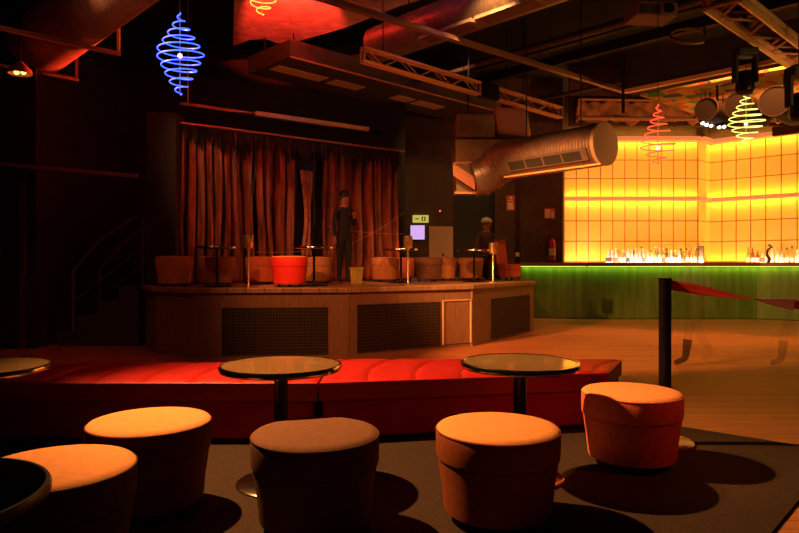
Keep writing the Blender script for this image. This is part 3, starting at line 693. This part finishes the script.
# trusses
def truss(name, a, b, w, h, lab, m, r=.019, step=.28, four=True):
    a, b = Vector(a), Vector(b); d = (b-a); L = d.length; u = d.normalized(); s = Vector((u.y,-u.x,0)); z = Vector((0,0,1))
    t = empty(name, a, lab, 'truss')
    cs = [Vector(), s*w, z*h, s*w+z*h]
    for c in cs: MB().cyl(c, c + d, r, 12).build('chord', m, t, smooth=True)
    lc = MB(); n = max(2, int(L/step))
    for k in range(n):
        p0, p1 = u*(L*k/n), u*(L*(k+1)/n)
        for (c, e_) in ((cs[0], cs[2]), (cs[1], cs[3]), (cs[0], cs[1]), (cs[2], cs[3])):
            lc.cyl((c if k%2 else e_)+p0, (e_ if k%2 else c)+p1, r*.42, 6)
    for c, e_ in ((cs[0],cs[1]),(cs[2],cs[3]),(cs[0],cs[2]),(cs[1],cs[3])):
        lc.cyl(c, e_, r*.7, 8); lc.cyl(c+d, e_+d, r*.7, 8)
    lc.build('lacing', mat('lacing', (.48,.26,.13), .5, .4), t)
    for s_ in (.15, .85): MB().cyl(d*s_ + s*w/2 + z*h, d*s_ + s*w/2 + z*(4.9-a.z), .006, 6).build('hanger_wire', M['black_metal'], t)
    return t
ta, tb = G(361,62,3.3), G(569,121,3.3)
truss('lighting_truss', ta, ta.lerp(tb, .47), .06, .15, 'left length of the long orange lit truss over the stage front', M['truss'])
truss('lighting_truss', ta.lerp(tb, .555), ta.lerp(tb,.93), .06, .15, 'right length of the long truss, ending above the round duct', M['truss'])
jj = ta.lerp(tb, .47); tag(MB().hexa(jj - Vector((0,0,.03)) - Vector((.0,0,0)), (tb-ta)*.085, Vector((U.y,-U.x,0))*.10, Vector((0,0,.20))).build('truss_joint', M['black_metal'], bevel=.01), 'black joint box between the two lengths of the long truss', 'truss joint')
ra = G(705,9,3.0); rb = G(797,72,3.0); rb = ra + (rb-ra)*1.15
truss('lighting_truss', ra, rb, .24, .06, 'golden lit truss at the upper right corner', mat('golden truss', (.85,.58,.28), .35, .6), r=.024)

# soffit beam at the right with a lit lower edge
a, b = G(624,92,3.3), G(624,92,3.3) + V*3.4
t = empty('soffit_beam', a, 'brown boxed ceiling beam at the upper right with a bright lower edge', 'beam')
MB().hexa(Vector(), b-a, U*.25, Vector((0,0,.42))).build('casing', mat('soffit brown', (.032,.017,.009), .8, noise=.3, nscale=4), t)
MB().hexa(-U*.03+Vector((0,0,-.02)), b-a, U*.06, Vector((0,0,.045))).build('edge_trim', M['truss'], t)
MB().cyl(Vector((0,0,-.28))-U*.02, Vector((0,0,.5))-U*.02, .022, 10).build('drop_pipe', M['black_metal'], t)
# painted ceiling
tag(MB().prism([tuple(G(*q)[:2]) for q in ((640,96,3.6),(799,66,3.6),(850,80,3.6),(850,112,3.6),(700,116,3.6))], 3.6, 3.65).build('painted_ceiling_panel', M['painted']), 'ceiling panel painted in many bright colours above the bar', 'ceiling panel')
for k, (px, py, rr) in enumerate(((706,101,.15),(738,97,.17),(775,93,.19))):
    c = G(px, py+8, 3.2)
    t = empty('ceiling_barrel', c, ['leftmost of three brown barrel drums below the painted ceiling','middle of three brown barrel drums below the painted ceiling','rightmost of three brown barrel drums below the painted ceiling'][k], 'drum', 'brown drums below the painted ceiling')
    MB().cyl(-V*.0, U*.9, rr, 32).build('drum_body', mat('drum brown', (.022,.011,.006), .7), t, smooth=True)
    MB().lathe([(rr*.99,-.01),(rr*1.04,-.01),(rr*1.04,.03),(rr*.99,.03)], 32, (0,0,0), U, cap=False).build('drum_rim', mat('drum rim', (.10,.05,.025), .6), t, smooth=True)
    MB().cyl(U*.4+Vector((0,0,rr-.02)), U*.4+Vector((0,0,.4)), .015, 8).build('hanger', M['black_metal'], t)
# plaster frieze + pipes above the amber wall
t = empty('plaster_frieze', (6,12.3,3.75), 'ragged tan plaster frieze above the left part of the yellow wall', 'frieze')
r3 = random.Random(5)
z1 = lambda u: .0
fz_ = MB().grid(lambda u, v: Vector((-2.6+3.9*u, .25*math.sin(u*9)*.1+.06*math.sin(u*31+v*6), .06+.38*v + .05*math.sin(u*41)*(1-v) + .03*math.sin(u*87))), 90, 8).build('frieze_band', mat('tan plaster', (.50,.26,.13), .85, noise=.35, nscale=6, bump=.8, bscale=18), t, smooth=True, solid=.08)
MB().cyl((-2.6,-.12,.1),(1.5,-.12,.05),.035,10).cyl((-2.6,-.1,.46),(1.5,-.1,.40),.025,10).build('frieze_pipe', mat('tan pipe', (.55,.30,.16), .5), t, smooth=True)
MB().box(-2.7,1.6,.1,.2,.0,1.2).build('frieze_board', M['brown_wall'], t)
t = empty('lit_cornice', (8.3,11.6,3.3), 'bright ledge above the right wing of the yellow wall', 'ledge')
dd = Vector((1,-1,0)).normalized()
MB().hexa(-dd*.4+Vector((0,0,.15)), dd*2.8, Vector((.08,.08,0)), Vector((0,0,.09))).build('ledge_rail', mat('ledge cream', (.8,.55,.25), .5), t)
MB().hexa(-dd*1.4+Vector((.05,.05,.3)), dd*3.8, Vector((.08,.08,0)), Vector((0,0,.35))).build('ledge_board', M['brown_wall'], t)
# small bright track spots
for k, (px, py) in enumerate(((702.5,124.5),(706.5,126),(711,127),(719,128.5),(724,128),(766,123.5),(779,122))):
    p = P(px, py, 9.0); lit = k < 5
    t = empty('track_spot', p, ('small lit white spotlight in the cluster above the wall corner' if lit else ['small unlit black spotlight just right of the green neon','small unlit black spotlight nearest the right frame edge'][k-5]), 'spotlight', 'spotlights above the wall corner' if lit else None)
    MB().cyl((0,0,.02),(0,.06,.09),.032,14).build('lamp_body', M['black_metal'], t, smooth=True)
    MB().cyl((0,.03,.06),(0,.03,.5),.008,6).build('stem', M['black_metal'], t)
    if lit: MB().lathe([(.027,0),(.02,.015),(.004,.02)], 14, (0,-.002,.018), (0,-.64,-.75)).build('lens', neon('spot lens', (1,.9,.8), 4), t, smooth=True)
tag(MB().bar(P(695,116,9.03), P(799,113,9.03), .03).build('spot_track', mat('track', (.35,.2,.1), .5, .4)), 'thin track carrying the small spotlights above the bar', 'track')

# moving head lamp
def moving_head(p, lab, s=1.0):
    t = empty('moving_head_lamp', p, lab, 'stage lamp'); 
    MB().box(-.12*s,.12*s,-.09*s,.09*s,.26*s,.36*s).build('base', M['black'], t, bevel=.02)
    for sx in (-1,1): MB().box(sx*.115*s-.02*s, sx*.115*s+.02*s, -.05*s,.05*s,-.03*s,.27*s).build('yoke_arm', M['black'], t, bevel=.01)
    MB().lathe([(.04*s,.12*s),(.08*s,.10*s),(.095*s,0),(.10*s,-.1*s),(.085*s,-.14*s),(.07*s,-.145*s)], 28, (0,0,-.01), (.15,.2,1)).build('head', M['black_metal'], t, smooth=True)
    MB().cyl((0,0,.35*s),(0,0,4.9-p[2]),.02,10).build('clamp', M['black_metal'], t)
moving_head(P(745,80,5.5), 'black moving head stage lamp hanging under the golden truss', .75)
moving_head(P(801,104,5.2), 'black stage lamp cut by the right frame edge', .85)

# projector
t = empty('projector', P(650,14,6.6), 'small tan box projector hanging from the ceiling', 'projector', rz=.1)
MB().box(-.22,.22,-.15,.15,-.07,.07).build('casing', mat('projector casing', (.20,.09,.05), .6), t, bevel=.012)
MB().box(-.17,.03,-.156,-.15,-.05,.04).build('front_vent', M['slot'], t); MB().lathe([(.045,0),(.05,.03),(.03,.03)], 20, (.12,-.15,0), (0,-1,0)).build('lens', M['black_metal'], t, smooth=True)
MB().cyl((0,0,.07),(0,0,1.2),.02,10).build('ceiling_mount', M['black_metal'], t)
# hoop lamp
hp = empty('hoop_bracket', P(690,36,6.2), 'dark round hoop bracket hanging beside the projector', 'bracket')
MB().tube([(.19*math.cos(a), .05*math.sin(a), .09*math.sin(a)) for a in [PI*.1+2*PI*.8*i/24 for i in range(25)]], .014, 8).build('hoop', mat('hoop', (.16,.08,.05), .5, .4), hp, smooth=True)
MB().cyl((.15,.02,.0),(.15,.02,1.7),.01,6).build('stem', M['black_metal'], hp)

# red lit plaster patch
pts = [G(*q)[:2] for q in ((233,46,4.45),(250,40,4.45),(266,39,4.45),(276,43,4.45),(292,43,4.45),(345,28,4.45),(400,6,4.45),(470,-14,4.45),(470,-60,4.45),(236,-60,4.45))]
tag(MB().prism([tuple(q) for q in pts], 4.45, 4.54).build('plaster_patch', M['plaster']), 'rough plaster ceiling patch glowing red beside the orange neon', 'ceiling panel')
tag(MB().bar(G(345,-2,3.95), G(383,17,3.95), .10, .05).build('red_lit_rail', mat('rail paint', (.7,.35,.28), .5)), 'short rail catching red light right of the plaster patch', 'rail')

# neon spirals
def spiral(px, ytop, ymax, ybot, D, rpx, turns, m, core, lab, rt=.0046):
    z0, zm, z1 = [H+(CY-y)*D/F for y in (ybot, ymax, ytop)]; R = rpx*D/F; c = Vector((X(px,D), D, zm))
    t = empty('neon_spiral_lamp', c, lab, 'neon lamp'); pts = []; N = int(turns*26)
    for i in range(N+1):
        s = i/N; z = z0+(z1-z0)*s - zm
        rr = R*((z-(z0-zm))/(zm-z0))**.75 if z < 0 else R*(max(0,((z1-zm)-z)/(z1-zm)))**1.05
        a = 2*PI*turns*s; pts.append(Vector(((rr+.003)*math.cos(a), (rr+.003)*math.sin(a), z + .07*rr*math.sin(a))))
    MB().tube(pts, rt, 8).build('neon_tube', m, t, smooth=True)
    MB().cyl((0,0,z0-zm),(0,0,z1-zm),.003,6).build('centre_rod', core, t)
    MB().sphere((0,0,-.02), .018, n=12).build('bulb', neon('pink bulb', (1,.55,.6), 2), t, smooth=True)
    MB().cyl((0,0,z1-zm),(0,0,4.9-zm),.003,6).build('cord', M['black_metal'], t)
    return t
spiral(180, 13, 53, 95, 4.5, 23, 10, neon('blue neon', (.025,.075,1), 4), neon('blue rod', (.03,.04,.6), 1), 'blue neon spiral lamp hanging at the upper left')
spiral(262, -45, -6, 15, 5.2, 17, 8, neon('orange neon', (1,.25,.03), 4), neon('orange rod', (.6,.1,.02), 1), 'orange neon spiral cut by the top frame edge')
spiral(658, 104, 146, 164, 5.6, 17, 9, neon('red neon', (1,.06,.02), 2.6), neon('red rod', (.9,.05,.03), 1.3), 'red neon spiral lamp before the left yellow wall')
spiral(746, 92, 122, 144, 6.2, 17, 9, neon('lime neon', (.75,.8,.16), 2.2), neon('lime rod', (.4,.5,.1), 1), 'yellow green neon spiral lamp at the upper right')

# ================================================================== PEOPLE
def skin_body(name, joints, edges, mats, pick, parent=None, lvl=2):
    bm = bmesh.new(); names = list(joints); vs = {k: bm.verts.new(joints[k][0]) for k in names}
    bm.verts.index_update()
    for a, b in edges: bm.edges.new((vs[a], vs[b]))
    me = bpy.data.meshes.new(name); bm.to_mesh(me); bm.free()
    o = bpy.data.objects.new(name, me); C.objects.link(o)
    sk = o.modifiers.new('skin', 'SKIN'); sb = o.modifiers.new('sub', 'SUBSURF'); sb.levels = lvl; sb.render_levels = lvl
    if not me.skin_vertices:
        bpy.context.view_layer.objects.active = o
    lay = me.skin_vertices[0].data
    for i, k in enumerate(names):
        rr = joints[k][1]; lay[i].radius = (rr, rr) if not isinstance(rr, tuple) else rr; lay[i].use_root = (k == 'pelvis')
    dg = bpy.context.evaluated_depsgraph_get(); ev = o.evaluated_get(dg); m2 = bpy.data.meshes.new_from_object(ev)
    bpy.data.objects.remove(o)
    o = bpy.data.objects.new(name, m2); C.objects.link(o); m2.materials.clear()
    for m in mats: m2.materials.append(m)
    for p in m2.polygons:
        p.use_smooth = True; p.material_index = pick(p.center)
    if parent: o.parent = parent
    return o
def person(loc, rz, label, pose, h, tm, bmat, hair=M['hair'], skin=M['skin'], lower=None, cap=None):
    """pose gives limb joints for a figure 1.0 tall, facing -Y"""
    t = empty('person', loc, label, 'person', None, rz); k = h
    J = {}
    def v(x, y, z): return Vector((x, y, z))*k
    base = dict(pelvis=((0,0,.52),.075), waist=((0,.0,.60),.065), chest=((0,-.005,.71),.078), neckb=((0,.005,.815),.045), neck=((0,0,.85),.030), head0=((0,-.012,.885),.048), head1=((0,-.012,.945),.060), head2=((0,-.006,.985),.035))
    base.update(dict(shL=((.095,0,.795),.036), shR=((-.095,0,.795),.036)))
    base.update(pose)
    for n_, (p, rr) in base.items(): J[n_] = (v(*p), rr*k)
    E = [('pelvis','waist'),('waist','chest'),('chest','neckb'),('neckb','neck'),('neck','head0'),('head0','head1'),('head1','head2'),('neckb','shL'),('neckb','shR')]
    for s in 'LR': E += [('sh'+s,'el'+s),('el'+s,'wr'+s),('wr'+s,'ha'+s),('pelvis','hip'+s),('hip'+s,'kn'+s),('kn'+s,'an'+s),('an'+s,'toe'+s)]
    # fingers and thumb
    for s in 'LR':
        w = Vector(base['wr'+s][0]); hnd = Vector(base['ha'+s][0]); d = (hnd-w).normalized(); sdv = d.cross(Vector((0,1,.2))).normalized()
        for i in range(4):
            n1, n2 = f'f{i}a{s}', f'f{i}b{s}'; o_ = sdv*(.0075*(i-1.5))
            J[n1] = ((hnd + d*.018 + o_*1.3)*k, .0048*k); J[n2] = ((hnd + d*(.034-.004*abs(i-1.3)) + o_*1.3 + Vector((0,-.008,0)))*k, .004*k); E += [('ha'+s, n1), (n1, n2)]
        J['th'+s] = ((w + d*.03 + Vector((0,-.022,0)))*k, .005*k); J['tt'+s] = ((w + d*.045 + Vector((0,-.03,0)))*k, .0042*k); E += [('wr'+s,'th'+s),('th'+s,'tt'+s)]
    nz = (base['neckb'][0][2]+.02)*k; pz = (base['pelvis'][0][2]+.02)*k
    wrs = [Vector(base['wr'+s][0])*k for s in 'LR']; has = [Vector(base['ha'+s][0])*k for s in 'LR']
    ans = [Vector(base['an'+s][0])*k for s in 'LR']
    def pick(c):
        if c.z > nz: return 2
        for w, q in zip(wrs, has):
            if (c-q).length < .055*k: return 2
        if lower and (c-ans[0]).length < .15*k: return 3
        hipz = base['hipL'][0][2]*k
        if c.z < pz or any((c - (Vector(base['kn'+s][0])*k)).length < .12*k for s in 'LR'): return 1
        return 0
    mats = [tm, bmat, skin] + ([lower] if lower else [])
    skin_body('body', J, E, mats, pick, t)
    hc = Vector(base['head1'][0])*k
    MB().sphere(hc + Vector((0,.014,.008))*k, .064*k, (1,1,1.08), 20).build('hair', hair, t, smooth=True)
    f = MB(); f.lathe([(.003,0),(.008,.012),(.004,.03)], 8, hc + Vector((0,-.062,-.018))*k).build('nose', skin, t, smooth=True)
    for sx in (-1,1):
        MB().sphere(hc + Vector((sx*.022,-.053,.002))*k, .007*k, n=8).build('eye', M['black'] if hair is M['hair'] else hair, t, smooth=True)
        MB().sphere(hc + Vector((sx*.060,-.002,-.008))*k, .013*k, (.5,.8,1.3), 8).build('ear', skin, t, smooth=True)
    MB().sphere(hc + Vector((0,-.053,-.032))*k, .014*k, (1,.35,.3), 8).build('mouth', M['chair_red'] if hair is M['hair'] else hair, t, smooth=True)
    if cap: MB().sphere(hc + Vector((0,.004,.03))*k, .067*k, (1,1.05,.75), 20).box(*[q*k for q in (-.045,.045,-.125,-.05)], hc.z+.022*k, hc.z+.03*k).build('cap', cap, t, smooth=True)
    return t
stand = dict(hipL=((.045,0,.50),.056), hipR=((-.045,0,.50),.056), knL=((.05,-.005,.28),.040), knR=((-.048,0,.28),.040), anL=((.052,.012,.045),.025), anR=((-.05,.015,.045),.025), toeL=((.06,-.075,.018),.02), toeR=((-.06,-.07,.018),.02),
   elL=((.125,.01,.63),.026), elR=((-.125,-.02,.64),.026), wrL=((.10,-.07,.72),.017), wrR=((-.13,-.05,.50),.017), haL=((.075,-.095,.755),.018), haR=((-.13,-.06,.455),.018))
person((X(344,9.15), 9.15, SZ), .5, 'dark clothed person standing on the stage against the curtain, hand raised', stand, 1.30, M['cloth'], M['jeans'])
sit = {k_: ((p[0], p[1], p[2]-.24), r_) for k_, (p, r_) in dict(pelvis=((0,0,.52),.08), waist=((0,.0,.60),.068), chest=((0,-.01,.71),.08), neckb=((0,-.005,.815),.045), neck=((0,-.01,.85),.030), head0=((0,-.022,.885),.048), head1=((0,-.022,.945),.060), head2=((0,-.016,.985),.035), shL=((.095,0,.795),.036), shR=((-.095,0,.795),.036)).items()}
sit.update(dict(hipL=((.05,-.02,.275),.06), hipR=((-.05,-.02,.275),.06), knL=((.07,-.22,.27),.043), knR=((-.07,-.22,.27),.043), anL=((.07,-.21,.045),.026), anR=((-.07,-.23,.045),.026), toeL=((.075,-.3,.018),.02), toeR=((-.075,-.32,.018),.02),
   elL=((.13,-.02,.40),.027), elR=((-.13,-.03,.40),.027), wrL=((.09,-.15,.35),.018), wrR=((-.09,-.15,.35),.018), haL=((.07,-.185,.345),.018), haR=((-.07,-.185,.345),.018)))
pp = (X(486,11.2), 11.2, SZ)
person(pp, .15, 'person in brown top and pale cap sitting at the right end of the stage', sit, 1.38, M['cloth2'], M['jeans'], cap=M['cap'])
make_pouf(R=.222, h=.34, m=M['pouf_brown'], tm=M['top_brown'], label='brown stool under the seated person with the cap', loc=(pp[0], pp[1]+.03, SZ), group='round stools on the stage')
walk = dict(hipL=((.045,0,.50),.056), hipR=((-.045,0,.50),.056), knL=((.05,-.07,.29),.040), knR=((-.048,.03,.28),.040), anL=((.052,-.10,.05),.026), anR=((-.05,.15,.09),.026), toeL=((.06,-.19,.018),.02), toeR=((-.055,.09,.02),.02),
   elL=((.125,.05,.64),.026), elR=((-.125,-.06,.64),.026), wrL=((.12,.03,.51),.017), wrR=((-.12,-.15,.54),.017), haL=((.12,.02,.465),.018), haR=((-.12,-.18,.505),.018))
g1 = faint('faint clothes', (.25,.16,.30), .05); g1b = faint('faint trousers', (.10,.06,.04), .06); g2 = faint('blurred shoe', (.02,.012,.01), .62); g3 = faint('faint skin', (.4,.2,.1), .03)
person((X(695,6.95), 6.95, 0), -PI/2, 'faint see-through person walking past the bar, dark shoe on the floor', walk, 1.38, g1, g1b, hair=g3, skin=g3, lower=g2)
g4 = faint('fainter clothes', (.12,.07,.05), .03); g5 = faint('faint shoe', (.10,.05,.03), .22); g6 = faint('barely seen skin', (.3,.15,.08), .02)
person((X(790,6.9), 6.9, 0), -PI/2, 'barely visible see-through person at the right, behind the barrier belt', walk, 1.36, g4, g4, hair=g6, skin=g6, lower=g5)

# ================================================================== LIGHTS
def light(kind, loc, target, energy, col, size=.2, sizey=None, spot=60, blend=.4):
    L = bpy.data.lights.new('lamp', kind); L.energy = energy*S*S; L.color = col
    if kind == 'SPOT': L.spot_size = math.radians(spot); L.spot_blend = blend; L.shadow_soft_size = size*S
    elif kind == 'AREA':
        L.size = size*S
        if sizey: L.shape = 'RECTANGLE'; L.size_y = sizey*S
    else: L.shadow_soft_size = size*S
    o = bpy.data.objects.new('hall_light', L); C.objects.link(o); o.location = loc
    if target is not None:
        o.rotation_euler = (Vector(target)-Vector(loc)).to_track_quat('-Z','Y').to_euler()
    return o
def strip(a, t, L, n, z, up, e, col, offn=.14, tilt=.35):
    c = a + t*(L/2) + n*offn + Vector((0,0,z))
    l = light('AREA', c, None, e*L, col, L, .02)
    l.data.size = L*S; l.data.size_y = .02*S
    zax = (-(Vector((0,0,1 if up else -1)) - n*tilt)).normalized()          # light shines along -Z
    xax = t.normalized(); yax = zax.cross(xax).normalized()
    l.rotation_euler = Matrix((xax, yax, zax)).transposed().to_euler()
AMB = (1, .50, .07)
for (a, t, n, L) in (wl, wr):
    e = 4.2
    strip(a, t, L, n, 2.575, True, e, AMB); strip(a, t, L, n, 2.495, False, e, AMB)
    strip(a, t, L, n, 1.13, True, e*.8, AMB); strip(a, t, L, n, 3.82, False, e, AMB); strip(a, t, L, n, 3.95, True, e*.8, AMB, .12)
# lime strip under the counter edge
for A_, B_ in zip(BF, BF[1:]):
    A_ = Vector((*A_,0)); B_ = Vector((*B_,0)); t = (B_-A_).normalized(); n = Vector((t.y,-t.x,0))
    strip(A_, t, (B_-A_).length, n, 1.012, False, 2.0, (.75,1,.10), .06)
WARM = (1, .46, .14)
ORG = (1, .31, .075)
light('SPOT', (-2.3,3.95,3.7), (.15,3.3,0), 1900, WARM, .03, spot=63, blend=.9)      # main lounge spot
light('SPOT', (4.6,7.6,4.6), (4.8,11.0,0), 950, ORG, .12, spot=66, blend=.9)   # dance floor
light('SPOT', (3.5,2.0,3.6), (1.25,3.5,.2), 120, (1,.10,.04), .1, spot=22, blend=.6)    # red on the right stool
light('SPOT', (.9,6.0,4.2), (.9,9.8,.8), 400, WARM, .06, spot=45, blend=.6)      # stage right
light('SPOT', (-3.1,4.7,4.2), (-1.2,9.7,1.7), 260, (1,.38,.16), .05, spot=42, blend=.6)    # curtains
light('SPOT', (-1.6,4.6,3.9), (-1.47,7.7,1.05), 520, (1,.32,.15), .04, spot=11, blend=.5)
light('SPOT', (.8,8.8,4.2), (1.0,13,1.6), 150, WARM, .06, spot=50, blend=.6)       # wall behind the stage
light('SPOT', (-1.2,6.9,4.12), (-1.3,7.65,4.5), 1100, (1,.05,.025), .04, spot=54, blend=.2)   # red glow on the plaster patch
light('SPOT', (-1.8,10.4,3.12), (-3.9,7.9,3.85), 1500, (1,.06,.02), .02, spot=30, blend=.5)      # added red spot hidden behind the curtains, reddens the big duct
light('SPOT', (1.2,5.6,4.4), (.8,7.2,4.0), 22, (.35,.15,1), .03, spot=60)
light('SPOT', (4.6,5.0,2.2), (2.0,8.2,3.2), 95, (1,.40,.13), .12, spot=75, blend=.9)      # spill on trusses and ducts
light('SPOT', (4.2,3.4,2.4), (3.1,5.6,3.1), 60, (1,.50,.13), .08, spot=70, blend=.8)      # golden truss
light('SPOT', (-3.4,2.2,2.4), (-.6,7.6,3.6), 110, (1,.36,.12), .12, spot=60, blend=.8)      # spill on the ceiling ducts
strip(Vector((3.8,13.87,0)), Vector((1,0,0)), 3.0, Vector((0,-1,0)), 1.075, True, 7.0, (1,.70,.55), 0, 1.5)     # added strip, hidden below the counter edge, to brighten the bottles
strip(Vector((7.5,14.12,0)), Vector((1,-1,0)).normalized(), 3, Vector((-1,-1,0)).normalized(), 1.075, True, 5.0, (1,.65,.4), 0, 1.5)  # second added strip, brightens the bottles right of the corner
light('SPOT', (-4.1,3.2,3.5), (6.0,10.8,-.9), 7500, (1,.36,.10), .04, spot=27, blend=.5)          # long throw across the dance floor
light('SPOT', (-1.2,3.2,4.2), (.3,8.4,.4), 760, ORG, .05, spot=50, blend=.7)           # stage front
light('SPOT', (6.6,8.0,2.2), (5.2,11.6,3.8), 330, ORG, .1, spot=75, blend=.9)           # ceiling over the bar
light('SPOT', (-2.4,3.8,3.5), (1.15,3.5,.3), 420, (1,.56,.16), .03, spot=15, blend=.6)
light('SPOT', (-3.0,4.2,4.2), (-3.6,6.6,0), 60, ORG, .1, spot=60, blend=.9)
w = bpy.data.worlds.new('w'); bpy.context.scene.world = w; w.use_nodes = True
w.node_tree.nodes['Background'].inputs[0].default_value = (1,.38,.16,1); w.node_tree.nodes['Background'].inputs[1].default_value = .006

# ================================================================== CAMERA
cam = bpy.data.cameras.new('camera'); co = bpy.data.objects.new('camera', cam); C.objects.link(co)
co.location = (0,0,H); co.rotation_euler = (PI/2,0,0); cam.sensor_width = 36; cam.lens = F/799*36; cam.shift_y = -(266.5-CY)/799; cam.clip_start = .05
bpy.context.scene.camera = co

# enlarge everything to real size
done = set()
for o in bpy.data.objects:
    o.location = o.location*S
    if o.type == 'MESH' and o.data.name not in done:
        done.add(o.data.name); o.data.transform(Matrix.Scale(S, 4))
    for md in o.modifiers:
        if md.type == 'BEVEL': md.width *= S
        if md.type == 'SOLIDIFY': md.thickness *= S
sc_ = bpy.context.scene
sc_.view_settings.view_transform = 'Standard'; sc_.view_settings.look = 'None'; sc_.view_settings.gamma = 1; sc_.view_settings.exposure = 0
